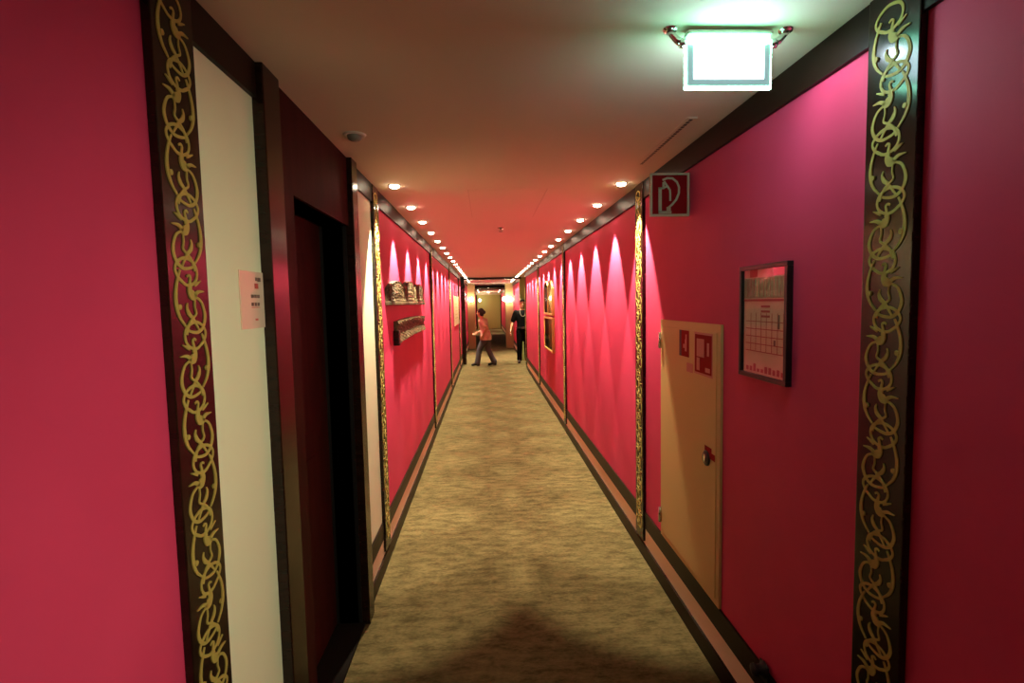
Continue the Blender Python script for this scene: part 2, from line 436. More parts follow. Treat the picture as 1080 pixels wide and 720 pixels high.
for x, y in ((-0.45, 29.5), (0.80, 30.2), (-0.45, 33.5), (0.80, 34.0)):  # two of the four are added to brighten the end wall
    put(x, y, 'faint far spotlight near the olive end wall, %s' % ('on the frieze side' if x < 0 else 'on the mirror side'), 'spotlights near the end wall')

# ceiling lamps added behind the camera and to light the far end wall
for x, y in ((0.16, -0.9), (0.16, -2.9), (0.16, 33.0)):
    if y < 0: t = thing('added_ceiling_lamp', 'round opal ceiling lamp added behind the viewpoint for warm fill light', 'ceiling light', (x, y, H), group='added lamps behind the viewpoint')
    else: t = thing('added_ceiling_lamp', 'round opal ceiling lamp added to brighten the far olive end wall', 'ceiling light', (x, y, H))
    bm = bmesh.new(); add_lathe(bm, [(0.17, 0), (0.17, -0.02), (0.15, -0.03)], seg=28); obj('rim', bm, M['chrome'], t)
    bm = bmesh.new(); add_lathe(bm, [(0.155, -0.02), (0.13, -0.05), (0.07, -0.07), (0, -0.075)], seg=28); obj('diffuser', bm, M['whiteplastic'], t)
    l = bpy.data.lights.new('lamp', 'POINT'); l.energy = REAR_W if y < 0 else 70.0; l.color = (1.0, 0.72, 0.40); l.shadow_soft_size = 0.10
    lo = bpy.data.objects.new('lamp', l); C.objects.link(lo); lo.parent = t; lo.location = (0, 0, -0.19)

# spotlight added out of view on the right wall to brighten the wall across
t = thing('added_wall_spot', 'spotlight added beside the viewpoint to brighten the wall across', 'wall lamp', (XR, 0.30, 1.72))
obj('base', box(-0.02, 0, -0.04, 0.04, -0.05, 0.05, bevel=0.004), M['black'], t)
aim = Vector((XL, 1.75, 0.95))-Vector((XR-0.07, 0.30, 1.72)); aim.normalize()
bm = bmesh.new(); c0 = Vector((-0.05, 0, 0)); add_tube(bm, [c0-aim*0.05, c0+aim*0.03, c0+aim*0.035], [0.03, 0.035, 0.02], 16); add_tube(bm, [(0, 0, 0), c0], 0.010)
obj('head', bm, M['black'], t)
l = bpy.data.lights.new('beam', 'SPOT'); l.energy = ADDED_SPOT_W; l.color = (1.0, 0.88, 0.62); l.spot_size = math.radians(92); l.spot_blend = 1.0; l.shadow_soft_size = 0.03
lo = bpy.data.objects.new('beam', l); C.objects.link(lo); lo.parent = t; lo.location = c0+aim*0.06; lo.rotation_euler = aim.to_track_quat('-Z', 'Y').to_euler()

# ------------------------------------------------------------------ exit sign on the ceiling
EX0, EX1, EY, EZ0, EZ1 = 0.571, 0.812, 1.50, 2.289, 2.405
t = thing('exit_sign', 'glowing white-green exit sign plate hanging from the ceiling beside the vined pilaster', 'exit sign', ((EX0+EX1)/2, EY, H))
def ep(name, bm, m, par=None):
    o = obj(name, bm, m); o.parent = par or t
    if not par: o.location = (-(EX0+EX1)/2, -EY, -H)
    return o
ep('lamp_housing', box(EX0+0.0, EX1-0.0, EY-0.018, EY+0.018, 2.428, H-0.008, bevel=0.006), M['whiteplastic'])
ep('lamp_tube', box(EX0+0.01, EX1-0.01, EY-0.020, EY+0.020, EZ1, 2.427, bevel=0.004), M['signtube'])
pl = ep('plate', box(EX0, EX1, EY-0.004, EY+0.004, EZ0, EZ1), M['signmargin'])
ep('lit_panel', box(EX0+0.022, EX1-0.020, EY-0.0062, EY+0.0062, EZ0+0.024, EZ1), M['signface'], pl)
bm = bmesh.new()
add_box(bm, EX0-0.002, EX0+0.002, EY-0.0055, EY+0.0055, EZ0, EZ1); add_box(bm, EX1-0.0005, EX1+0.001, EY-0.0055, EY+0.0055, EZ0, EZ1)
add_box(bm, EX0-0.002, EX1+0.002, EY-0.0055, EY+0.0055, EZ0-0.003, EZ0+0.004)
ep('edge_strip', bm, M['signedge'], pl)
l = bpy.data.lights.new('added_end_spot', 'SPOT'); l.energy = SIGN_END_W; l.color = (0.85, 1.0, 1.15); l.spot_size = math.radians(125); l.spot_blend = 0.9; l.shadow_soft_size = 0.015  # added spot beside the plate, makes the bright patch on the wall
lo = bpy.data.objects.new('added_end_spot', l); C.objects.link(lo); lo.parent = t; lo.location = (EX1+0.006-(EX0+EX1)/2, 0, 2.385-H); lo.rotation_euler = Vector((0.75, 0.02, -0.66)).to_track_quat('-Z', 'Y').to_euler()
for sx in (-1, 1):
    x = EX0-0.012 if sx < 0 else EX1+0.012
    bm = bmesh.new()
    add_tube(bm, [(x, EY, 2.412), (x+sx*0.012, EY, 2.418), (x+sx*0.024, EY, 2.430), (x+sx*0.032, EY, H-0.004)], [0.011, 0.010, 0.009, 0.012], 12)
    add_tube(bm, [(x-sx*0.012, EY, 2.410), (x+sx*0.006, EY, 2.410)], 0.012, 14)
    add_lathe(bm, [(0.0, -0.006), (0.018, -0.006), (0.020, 0)], (x+sx*0.032, EY, H), 16)
    ep('bracket', bm, M['chrome'])

# ------------------------------------------------------------------ small ceiling fittings
bm = bmesh.new(); add_lathe(bm, [(0.030, 0), (0.034, -0.006), (0.046, -0.006), (0.05, 0)], seg=24)
t = thing('unlit_spot', 'small unlit round fitting on the ceiling beside the dark door frame', 'ceiling fitting', (-0.557, 2.40, H))  # round fitting is an unlit ceiling spot
obj('base', bm, M['whiteplastic'], t)
bm = bmesh.new(); add_lathe(bm, [(0.034, -0.004), (0.030, -0.018), (0.020, -0.026), (0, -0.028)], seg=20); obj('cover', bm, M['greyplastic'], t)

t = thing('sprinkler', 'small ceiling sprinkler head in the middle of the corridor', 'sprinkler', (0.161, 5.31, H))
bm = bmesh.new(); add_lathe(bm, [(0.0, -0.006), (0.028, -0.006), (0.034, 0)], seg=20); obj('rosette', bm, M['chrome'], t)
bm = bmesh.new(); add_tube(bm, [(0, 0, -0.005), (0, 0, -0.022)], 0.007)
for sx in (-1, 1): add_tube(bm, [(sx*0.006, 0, -0.018), (sx*0.012, 0, -0.030), (0, 0, -0.040)], 0.0022, 6)
add_lathe(bm, [(0, -0.040), (0.020, -0.040), (0.020, -0.042), (0, -0.042)], seg=12); obj('head', bm, M['greyplastic'], t)

t = thing('ceiling_vent', 'narrow slotted air vent in the ceiling beside the projecting extinguisher sign', 'vent', (0.868, 2.57, H))
obj('frame', box(-0.022, 0.022, -0.37, 0.37, -0.003, 0.0), M['ceil'], t)
bm = bmesh.new()
for k in range(24): add_box(bm, -0.007, 0.007, -0.355+k*0.030, -0.337+k*0.030, -0.0045, -0.0025)
obj('slots', bm, M['black'], t)

t = thing('ceiling_hatch', 'flush rectangular access hatch with hairline edges in the middle of the ceiling', 'hatch', (0.16, 4.1, H))
bm = bmesh.new(); add_box(bm, -0.260, 0.260, -0.56, 0.56, -0.0008, 0.0); obj('panel', bm, M['ceil'], t)
bm = bmesh.new()
for x in (-0.262, 0.262): add_box(bm, x-0.0018, x+0.0018, -0.565, 0.565, -0.0025, 0)
obj('gap', bm, M['hatchgap'], t)

# ------------------------------------------------------------------ projecting fire extinguisher sign
FX0, FX1, FY, FZ0, FZ1 = 0.820, 1.016, 2.62, 2.113, 2.322
t = thing('extinguisher_sign', 'square red fire extinguisher sign projecting from the wall above the cream cabinet door', 'sign', (FX1, FY, (FZ0+FZ1)/2))
cxs, czs = (FX0+FX1)/2, (FZ0+FZ1)/2
def fp(name, bm, m):
    o = obj(name, bm, m); o.parent = t; o.location = (-FX1, -FY, -(FZ0+FZ1)/2); return o
fp('panel', box(FX0+0.006, FX1-0.006, FY-0.004, FY+0.004, FZ0+0.006, FZ1-0.006), M['signred'])
bm = bmesh.new()
e = 0.010
add_box(bm, FX0, FX0+e, FY-0.009, FY+0.009, FZ0, FZ1); add_box(bm, FX1-e, FX1, FY-0.009, FY+0.009, FZ0, FZ1)
add_box(bm, FX0+e, FX1-e, FY-0.009, FY+0.009, FZ0, FZ0+e); add_box(bm, FX0+e, FX1-e, FY-0.009, FY+0.009, FZ1-e, FZ1)
fp('frame', bm, M['signcream'])
bm = bmesh.new()
def pic(u, v): return Vector((cxs+(u-237)*0.00096, czs-(v-232)*0.00099))
def stroke(bm, pts, wd):
    P = [pic(*q) for q in pts]; n = len(P)
    vs = []
    for i, q in enumerate(P):
        tt = (P[min(i+1, n-1)]-P[max(i-1, 0)]).normalized(); nn = Vector((-tt.y, tt.x))*wd/2
        vs.append([bm.verts.new((a.x, yy, a.y)) for a, yy in ((q+nn, FY-0.0042), (q+nn, FY-0.0056), (q-nn, FY-0.0056), (q-nn, FY-0.0042))])
    for a, b in zip(vs, vs[1:]):
        for k in range(4): bm.faces.new((a[k], b[k], b[(k+1) % 4], a[(k+1) % 4]))
    bm.faces.new(vs[0]); bm.faces.new(vs[-1][::-1])
stroke(bm, [(187, 195), (187, 320)], 0.016)             # body, left side
stroke(bm, [(180, 318), (246, 318)], 0.013)             # base
stroke(bm, [(180, 200), (205, 200), (222, 190)], 0.008)
stroke(bm, [(238, 205), (240, 225), (240, 262)], 0.009)
stroke(bm, [(232, 318), (232, 292)], 0.020)
stroke(bm, [(205, 170), (205, 200)], 0.011)
P2 = [(200, 160), (225, 150), (252, 152), (275, 170), (286, 195), (285, 225), (272, 255), (252, 278), (230, 296)]
stroke(bm, P2, 0.010)
stroke(bm, [(208, 166), (222, 186), (236, 205)], 0.010)
fp('extinguisher_symbol', bm, M['signcream'])

# ------------------------------------------------------------------ cream service cabinet door
CY0, CY1, CZ0, CZ1 = 2.226, 3.010, 0.316, 1.588
t = thing('service_cabinet', 'cream steel wall cabinet door with red stickers below the projecting extinguisher sign', 'cabinet', (XR, (CY0+CY1)/2, CZ0))
def cp(name, bm, m, par=None):
    o = obj(name, bm, m); o.parent = par or t
    if not par: o.location = (-XR, -(CY0+CY1)/2, -CZ0)
    return o
bm = bmesh.new(); fr = 0.045
for a in ((CY0, CY1, CZ0, CZ0+fr*0.6), (CY0, CY1, CZ1-fr, CZ1), (CY0, CY0+fr, CZ0+fr*0.6, CZ1-fr), (CY1-fr, CY1, CZ0+fr*0.6, CZ1-fr)):
    add_box(bm, XR-0.012, XR, a[0], a[1], a[2], a[3])
cp('frame', bm, M['door_cream'])
leaf = cp('door', box(XR-0.016, XR-0.002, CY0+fr-0.012, CY1-0.022, CZ0+0.03, CZ1-fr+0.008, bevel=0.003), M['door_cream'])
for z in (1.47, 0.44):
    bm = bmesh.new(); add_tube(bm, [(XR-0.022, CY1-0.014, z-0.045), (XR-0.022, CY1-0.014, z+0.045)], 0.009, 10)
    cp('hinge', bm, M['chrome'], leaf)
def rot_lathe(prof, x, y, z, m, name, par, seg=24):
    bm = bmesh.new(); add_lathe(bm, prof, seg=seg)
    bmesh.ops.rotate(bm, verts=bm.verts, cent=(0, 0, 0), matrix=Matrix.Rotation(-PI/2, 3, 'Y'))
    bmesh.ops.translate(bm, verts=bm.verts, vec=(x, y, z)); return cp(name, bm, m, par)
lk = rot_lathe([(0.0, 0.010), (0.030, 0.010), (0.036, 0.006), (0.036, 0)], XR-0.016, 2.352, 0.968, M['black'], 'lock', leaf)
bm = bmesh.new()
add_box(bm, XR-0.030, XR-0.024, 2.343, 2.361, 0.950, 0.986, bevel=0.002)
cp('latch', bm, M['chrome'], leaf)
FXS = XR-0.0168
def flat(name, y0, y1, z0, z1, m, par=leaf, x=FXS, th=0.0012):
    return cp(name, box(x-th, x, y0, y1, z0, z1), m, par)
# first sticker (red with black side) and second red plate with pale figures
bm = bmesh.new()
def st(bm, x0, y0, y1, z0, z1, mi, th=0.0008): add_box(bm, x0-th, x0, y0, y1, z0, z1, mi)
st(bm, FXS, 2.57, 2.70, 1.412, 1.545, 0); st(bm, FXS-0.0008, 2.672, 2.70, 1.412, 1.545, 1)
st(bm, FXS-0.0008, 2.60, 2.622, 1.44, 1.50, 2); st(bm, FXS-0.0008, 2.628, 2.645, 1.455, 1.475, 2); st(bm, FXS-0.0008, 2.60, 2.615, 1.50, 1.525, 2)
cp('red_sticker', bm, [M['signred'], M['black'], M['signpink']], leaf)
bm = bmesh.new()
st(bm, FXS, 2.295, 2.500, 1.345, 1.545, 2); st(bm, FXS-0.0008, 2.303, 2.492, 1.355, 1.535, 0)
st(bm, FXS-0.0016, 2.385, 2.470, 1.430, 1.515, 2); st(bm, FXS-0.0016, 2.330, 2.352, 1.44, 1.50, 2); st(bm, FXS-0.0016, 2.435, 2.470, 1.365, 1.425, 2); st(bm, FXS-0.0016, 2.32, 2.37, 1.365, 1.385, 2)
cp('red_instruction_plate', bm, [M['signred'], M['black'], M['signpink']], leaf)
bm = bmesh.new(); st(bm, FXS, 2.300, 2.375, 0.985, 1.025, 0); st(bm, FXS-0.0008, 2.262, 2.315, 0.975, 1.005, 0)
cp('red_seal', bm, M['signred'], leaf)
bm = bmesh.new(); st(bm, FXS, 2.52, 2.60, 1.34, 1.385, 0); cp('faded_sticker', bm, M['signpink'], leaf)

# ------------------------------------------------------------------ framed evacuation plan
PY0, PY1, PZ_0, PZ_1 = 1.712, 2.045, 1.40, 1.822
t = thing('framed_plan', 'black framed evacuation plan under glass on the pink wall near the exit sign', 'picture', (XR, (PY0+PY1)/2, PZ_0))
def pp(name, bm, m, par=None):
    o = obj(name, bm, m); o.parent = par or t
    if not par: o.location = (-XR, -(PY0+PY1)/2, -PZ_0)
    return o
bm = bmesh.new(); fr = 0.016
for a in ((PY0, PY1, PZ_0, PZ_0+fr), (PY0, PY1, PZ_1-fr, PZ_1), (PY0, PY0+fr*1.1, PZ_0+fr, PZ_1-fr), (PY1-fr, PY1, PZ_0+fr, PZ_1-fr)):
    add_box(bm, XR-0.022, XR, *a, bevel=0.002)
pp('frame', bm, M['black'])
pa = pp('plan_sheet', box(XR-0.008, XR-0.004, PY0+0.012, PY1-0.012, PZ_0+0.012, PZ_1-0.012), M['paper'])
X0 = XR-0.008
def bl(bm, y0, y1, z0, z1, mi=0): add_box(bm, X0-0.0008, X0, y0, y1, z0, z1, mi)
bm = bmesh.new()
add_box(bm, X0-0.0006, X0, PY0+0.014, PY1-0.014, 1.700, 1.775)
pp('plan_drawing', bm, M['plangreen'], pa)
X0 = XR-0.0087
bm = bmesh.new(); rr = random.Random(3)
bl(bm, PY0+0.016, PY1-0.016, 1.688, 1.696)
for k in range(5): bl(bm, 1.74, 2.01, 1.50+k*0.028, 1.503+k*0.028)
for k in range(7): bl(bm, 1.75+k*0.037, 1.7525+k*0.037, 1.50, 1.645)
for k in range(10):
    y = 1.745+k*0.027; bl(bm, y, y+0.017, 1.425, 1.425+0.012+0.02*rr.random())
for k in range(12):
    y = 1.745+k*0.023; bl(bm, y, y+0.003, 1.705, 1.770)
for k in range(3): bl(bm, 1.84, 1.90, 1.665-k*0.018, 1.673-k*0.018)
pp('room_lines', bm, M['planred'], pa)
for n_, a in (('marker', (1.775, 1.785, 1.59, 1.64)), ('marker', (1.800, 1.812, 1.53, 1.55))):
    bm = bmesh.new(); bl(bm, *a); pp(n_, bm, M['ink'], pa)
for a, b in ((1.735, 1.82), (1.93, 1.985)):
    pp('heading_bar', box(X0-0.0002, X0+0.0006, a, b, 1.778, 1.806), M['inkred'], pa)
pp('glass', box(XR-0.0155, XR-0.0135, PY0+0.012, PY1-0.012, PZ_0+0.012, PZ_1-0.012), M['glass'])

# ------------------------------------------------------------------ notice on the cream panel
t = thing('notice', 'small translucent pinkish notice with faded print on the wide cream panel', 'notice', (XL, 1.622, 1.725))
bm = bmesh.new(); add_box(bm, 0, 0.004, -0.080, 0.082, -0.085, 0.085, bevel=0.001); obj('sheet', bm, M['acrylic'], t)
def nb(name, y0, y1, z0, z1, m): obj(name, box(0.004, 0.0048, y0, y1, z0, z1), m, t)
nb('print', 0.022, 0.034, 0.058, 0.068, M['ink']); nb('print', 0.037, 0.058, 0.056, 0.068, M['ink'])
for k, (a, b) in enumerate(((-0.012, 0.006), (0.010, 0.026), (0.030, 0.046))):
    nb('print', a, b, 0.006, 0.016, M['ink']); nb('print', a, b-0.003, -0.018, -0.008, M['ink'])
nb('red_print', 0.016, 0.040, 0.034, 0.050, M['inkred']); nb('red_print', -0.012, 0.046, -0.0235, -0.0215, M['inkred']); nb('red_print', 0.010, 0.028, -0.062, -0.056, M['inkred'])

# ------------------------------------------------------------------ carved wooden friezes on the left wall
def carved(y0, y1, zb, zt, depth, seed, ny=120, nz=22):
    """relief block against x=0; zb(u), zt(u): lower and upper outline; depth(u,v) relief"""
    bm = bmesh.new(); rows = []
    for i in range(ny+1):
        u = i/ny; y = y0+(y1-y0)*u; col = []
        for j in range(nz+1):
            v = j/nz; z = zb(u)+(zt(u)-zb(u))*v
            col.append(bm.verts.new((depth(u, v), y, z)))
        rows.append(col)
    for i in range(ny):
        for j in range(nz): bm.faces.new((rows[i][j], rows[i+1][j], rows[i+1][j+1], rows[i][j+1]))
    edge = [rows[i][0] for i in range(ny+1)] + [rows[ny][j] for j in range(1, nz+1)] + [rows[i][nz] for i in range(ny-1, -1, -1)] + [rows[0][j] for j in range(nz-1, 0, -1)]
    back = [bm.verts.new((0, v.co.y, v.co.z)) for v in edge]
    n = len(edge)
    for k in range(n): bm.faces.new((edge[k], edge[(k+1) % n], back[(k+1) % n], back[k]))
    return bm
def relief_a(u, v):
    l = (u*3) % 1
    x = 0.026 + 0.010*math.sin(PI*l) + 0.007*math.sin(u*130+math.sin(v*20)*2)*math.sin(v*26+u*9)
    if v < 0.16: x = 0.040 + 0.003*math.sin(u*200)
    if l < 0.05 or l > 0.95: x -= 0.008
    return x
t = thing('carved_frieze', 'upper carved wooden frieze with three domed lobes on the pink wall', 'wall ornament', (XL, 3.72, 1.715), group='carved wooden friezes on the pink wall')
zt = lambda u: 0.095 + 0.03*u + 0.070*abs(math.sin(PI*(u*3)))**0.55 * (0.75+0.45*math.sin(PI*u))
obj('carving', carved(0, 2.02, lambda u: 0.018*u, zt, relief_a, 1), M['carve'], t)
bm = bmesh.new(); add_box(bm, 0, 0.046, -0.01, 2.03, -0.012, 0.012, bevel=0.004); 
lg = obj('ledge', bm, M['carve'], t)
def relief_b(u, v):
    return 0.030 + 0.006*math.sin(u*90+v*8)*math.sin(v*30) + 0.006*math.cos(v*PI*2) + 0.004*math.sin(u*37)
t = thing('carved_frieze', 'lower carved wooden frieze, plain-topped with an arched underside, hung under the lobed one', 'wall ornament', (XL, 4.02, 1.41), group='carved wooden friezes on the pink wall')
obj('carving', carved(0, 1.78, lambda u: 0.0 + 0.024*min(1, max(0, (u-0.02)/0.45)), lambda u: 0.170+0.014*math.sin(PI*u), relief_b, 2), M['carve'], t)
obj('end_block', box(0, 0.043, -0.03, 0.03, -0.012, 0.10, bevel=0.004), M['wood'], t)

# cream poster further along
t = thing('poster', 'cream poster on the pink wall just before the dark post', 'poster', (XL+0.001, 12.3, 1.22))
obj('sheet', box(0, 0.012, -0.95, 0.95, 0, 0.66, bevel=0.003), M['posterc'], t)
bm = bmesh.new()
for k in range(5): add_box(bm, 0.012, 0.014, -0.6+k*0.05, 0.6-k*0.12, 0.16+k*0.08, 0.175+k*0.08)
obj('print', bm, M['tan'], t)

# ------------------------------------------------------------------ gilt mirrors on the right wall
def arch_poly(yc, w, z0, zs, zt, n=10):
    P = [(yc-w/2, z0), (yc+w/2, z0), (yc+w/2, zs)]
    for k in range(1, n):
        a = PI*k/n; P.append((yc+w/2*math.cos(a), zs+(zt-zs)*math.sin(a)))
    P.append((yc-w/2, zs)); return P
t = thing('gilt_mirror', 'upper gilt mirror with two tall arched panes on the pink wall', 'mirror', (XR, 8.42, 1.50), group='gilt mirrors on the pink wall')
bm = bmesh.new()
def frame_piece(bm, y0, y1, z0, z1, d=0.042): add_box(bm, -d, 0, y0, y1, z0, z1, bevel=0.006)
frame_piece(bm, -0.56, 0.56, 0.0, 0.035); frame_piece(bm, -0.56, -0.515, 0.035, 0.42); frame_piece(bm, 0.515, 0.56, 0.035, 0.42); frame_piece(bm, -0.022, 0.022, 0.035, 0.42)
for yc in (-0.265, 0.265):
    pr = [(yc+0.265*math.cos(PI*k/12), 0.40+0.13*math.sin(PI*k/12)) for k in range(13)]
    for a, b in zip(pr, pr[1:]): add_tube(bm, [(-0.026, a[0], a[1]), (-0.026, b[0], b[1])], 0.016, 8)
obj('frame', bm, M['gilt'], t)
for yc in (-0.265, 0.265):
    bm = bmesh.new(); add_prism(bm, arch_poly(yc, 0.49, 0.03, 0.40, 0.52), 'x', -0.034, -0.004); obj('mirror_pane', bm, M['mirror'], t)
t = thing('gilt_mirror', 'lower square gilt mirror hung right below the arched one', 'mirror', (XR, 8.42, 0.93), group='gilt mirrors on the pink wall')
bm = bmesh.new()
frame_piece(bm, -0.56, 0.56, 0.0, 0.035); frame_piece(bm, -0.56, 0.56, 0.505, 0.54); frame_piece(bm, -0.56, -0.52, 0.035, 0.505); frame_piece(bm, 0.52, 0.56, 0.035, 0.505)
obj('frame', bm, M['gilt'], t)
obj('mirror_pane', box(-0.034, -0.004, -0.525, 0.525, 0.03, 0.51), M['mirror'], t)

# ------------------------------------------------------------------ black door stop on the rail
t = thing('wall_bumper', 'small black rubber bumper on the dark rail near the bottom of the pink wall', 'bumper', (XR-0.010, 1.835, 0.262))
bm = bmesh.new(); add_lathe(bm, [(0.030, 0), (0.030, 0.006), (0.020, 0.010), (0.018, 0.03), (0.024, 0.038), (0.022, 0.048), (0, 0.052)], seg=20)
bmesh.ops.rotate(bm, verts=bm.verts, cent=(0, 0, 0), matrix=Matrix.Rotation(-PI/2, 3, 'Y')); obj('pad', bm, M['rubber'], t).location = (0, 0, 0.055)
obj('plate', box(-0.006, 0, -0.03, 0.03, 0.01, 0.08, bevel=0.002), M['black'], t)

# ------------------------------------------------------------------ globe wall lamps far down
def sconce(x, y, z, nx, ny, label):
    """globe at (x,y,z); wall direction (nx,ny) with arm length"""
    t = thing('globe_lamp', label, 'wall lamp', (x+nx, y+ny, z), group='white globe wall lamps')
    bm = bmesh.new(); add_tube(bm, [(0, 0, -0.06), (-nx*0.6, -ny*0.6, -0.16), (-nx, -ny, -0.10)], 0.012, 8); obj('arm', bm, M['gilt'], t)
    bm = bmesh.new(); R_ = 0.085
    add_lathe(bm, [(R_*math.sin(PI*k/12), -R_*math.cos(PI*k/12)) for k in range(13)], (-nx, -ny, 0), 18); obj('globe', bm, M['globe'], t)
sconce(-0.56, 19.80, 1.86, 0, 0.15, 'glowing white globe lamp on the tan pier on the poster side')
sconce(0.89, 19.80, 1.84, 0, 0.15, 'glowing globe lamp on the tan pier on the mirror side, beside the pink wall')
sconce(0.70, 19.80, 1.86, 0, 0.15, 'glowing globe lamp on the inner edge of the tan pier on the mirror side')
sconce(-0.42, 35.4, 1.93, 0, 0.60, 'small distant glowing globe lamp on the olive end wall')

# ------------------------------------------------------------------ people
def cap(bm, p, q, r1, r2, seg=14):
    """tapered limb piece with round ends; pieces overlap and are fused into one surface"""
    p, q = Vector(p), Vector(q); d = (q-p); L = d.length; t = d.normalized()
    pts, rs = [], []
    for k in range(5): a = PI/2*k/4; pts.append(p - t*r1*math.cos(a)); rs.append(max(r1*math.sin(a), r1*0.05))
    for k in range(1, 4): pts.append(p.lerp(q, k/4)); rs.append(r1+(r2-r1)*k/4)
    for k in range(5): a = PI/2*(1-k/4); pts.append(q + t*r2*math.cos(a)); rs.append(max(r2*math.sin(a), r2*0.05))
    add_tube(bm, pts, rs, seg)
def ell(bm, c, r, seg=20, rings=12):
    add_rows = []
    for i in range(1, rings):
        a = PI*i/rings
        add_rows.append([bm.verts.new((c[0]+r[0]*math.sin(a)*math.cos(2*PI*k/seg), c[1]+r[1]*math.sin(a)*math.sin(2*PI*k/seg), c[2]+r[2]*math.cos(a))) for k in range(seg)])
    tp = bm.verts.new((c[0], c[1], c[2]+r[2])); bt = bm.verts.new((c[0], c[1], c[2]-r[2]))
    for k in range(seg):
        bm.faces.new((tp, add_rows[0][k], add_rows[0][(k+1) % seg])); bm.faces.new((bt, add_rows[-1][(k+1) % seg], add_rows[-1][k]))
    for a, b in zip(add_rows, add_rows[1:]):
        for k in range(seg): bm.faces.new((a[k], b[k], b[(k+1) % seg], a[(k+1) % seg]))
    for f in bm.faces: f.smooth = True
def loft(bm, secs, seg=28, taper_cap=True):
    """horizontal elliptical sections (cx, cy, z, rx, ry), bottom to top"""
    rows = [[bm.verts.new((cx+rx*math.cos(2*PI*k/seg), cy+ry*math.sin(2*PI*k/seg), z)) for k in range(seg)] for cx, cy, z, rx, ry in secs]
    for a, b in zip(rows, rows[1:]):
        for k in range(seg): bm.faces.new((a[k], a[(k+1) % seg], b[(k+1) % seg], b[k]))
    bm.faces.new(rows[0][::-1]); bm.faces.new(rows[-1])
    for f in bm.faces: f.smooth = True
def fuse(name, bm, m, parent, voxel, smooth=3):
    o = obj(name, bm, m, parent)
    md = o.modifiers.new('remesh', 'REMESH'); md.mode = 'VOXEL'; md.voxel_size = voxel; md.use_smooth_shade = True
    sm = o.modifiers.new('smooth', 'SMOOTH'); sm.factor = 0.5; sm.iterations = smooth
    return o
def hand(bm, w0, el, palm):
    """palm with four unequal bent fingers and a thumb from the side of the palm; palm = direction the palm faces"""
    w0 = Vector(w0); d = (w0-Vector(el)).normalized(); pn = Vector(palm); pn = (pn-d*pn.dot(d)).normalized(); sd = d.cross(pn)
    for k in range(4):
        o_ = sd*(0.030-0.020*k)
        cap(bm, w0+d*0.01+o_*0.5, w0+d*0.085+o_, 0.016, 0.0125, 8)
        L_ = (0.072, 0.082, 0.076, 0.060)[k]; a = w0+d*0.088+o_; b = a+d*L_*0.5+pn*0.010; c = b+d*L_*0.32+pn*0.022; e = c+d*L_*0.12+pn*0.020
        cap(bm, a, b, 0.0105, 0.0095, 8); cap(bm, b, c, 0.0095, 0.0085, 8); cap(bm, c, e, 0.0085, 0.0075, 8)
    a = w0+d*0.030+sd*0.026; b = w0+d*0.062+sd*0.052+pn*0.012; c = w0+d*0.092+sd*0.060+pn*0.026
    cap(bm, a, b, 0.0145, 0.0115, 8); cap(bm, b, c, 0.0115, 0.009, 8)
def head(bm, J, sc=1.0):
    f = Vector(J.get('face', (1, 0, 0))).normalized(); s = Vector((0, 0, 1)).cross(f); c = Vector(J['head'])
    ell(bm, c+Vector((0, 0, 0.030))-f*0.012, (0.092*sc, 0.078*sc, 0.088*sc)); cap(bm, c+f*0.022+Vector((0, 0, -0.02)), c+f*0.045+Vector((0, 0, -0.085)), 0.066, 0.034, 16)
    cap(bm, c+f*0.078+Vector((0, 0, 0.018)), c+f*0.100+Vector((0, 0, -0.018)), 0.009, 0.015, 10)          # nose
    for k in (1, -1):
        cap(bm, c+s*k*0.078-f*0.012+Vector((0, 0, 0.018)), c+s*k*0.076-f*0.006+Vector((0, 0, -0.026)), 0.014, 0.009, 8)   # ears
        cap(bm, c+f*0.072+s*k*0.012+Vector((0, 0, 0.034)), c+f*0.066+s*k*0.045+Vector((0, 0, 0.034)), 0.012, 0.010, 8)    # brow
    return f, s, c
def person(label, loc, rotz, J, scale, dress):
    t = thing('person', label, 'person', loc, rotz); t.scale = (scale,)*3
    bm = bmesh.new()
    loft(bm, J['torso']); f, s, c = head(bm, J)
    cap(bm, J['neckbase'], c+Vector((0, 0, -0.05))-f*0.02, 0.056, 0.050, 16)
    for sd in 'lr':
        cap(bm, J['sh_'+sd], J['el_'+sd], 0.052, 0.038); cap(bm, J['el_'+sd], J['wr_'+sd], 0.039, 0.024)
        hand(bm, J['wr_'+sd], J['el_'+sd], J['palm_'+sd])
        cap(bm, J['hip_'+sd], J['kn_'+sd], 0.088, 0.056); cap(bm, J['kn_'+sd], J['an_'+sd], 0.055, 0.036); cap(bm, J['an_'+sd], J['toe_'+sd], 0.036, 0.030)
    fuse('body', bm, M['skin'], t, 0.0065, 4)
    for k in (1, -1):
        bm = bmesh.new(); ell(bm, c+f*0.078+s*k*0.032+Vector((0, 0, 0.012)), (0.010, 0.013, 0.008), 12, 8); obj('eye', bm, M['eye'], t)
    bm = bmesh.new(); ell(bm, c+f*0.082+Vector((0, 0, -0.054)), (0.010, 0.022, 0.008), 12, 8); obj('mouth', bm, M['lip'], t)
    dress(t, J, f, s, c); return t
def grow(secs, d, z0=-9, z1=9): return [(cx, cy, z, rx+d, ry+d) for cx, cy, z, rx, ry in secs if z0 <= z <= z1]
def sleeves(bm, J, frac, r0, r1):
    for sd in 'lr':
        a, b = Vector(J['sh_'+sd]), Vector(J['el_'+sd]); cap(bm, a, a.lerp(b, frac), r0, r1)
def legs(bm, J, r):
    for sd in 'lr':
        cap(bm, J['hip_'+sd], J['kn_'+sd], r[0], r[1]); cap(bm, J['kn_'+sd], Vector(J['an_'+sd])+Vector((0, 0, 0.03)), r[1], r[2])
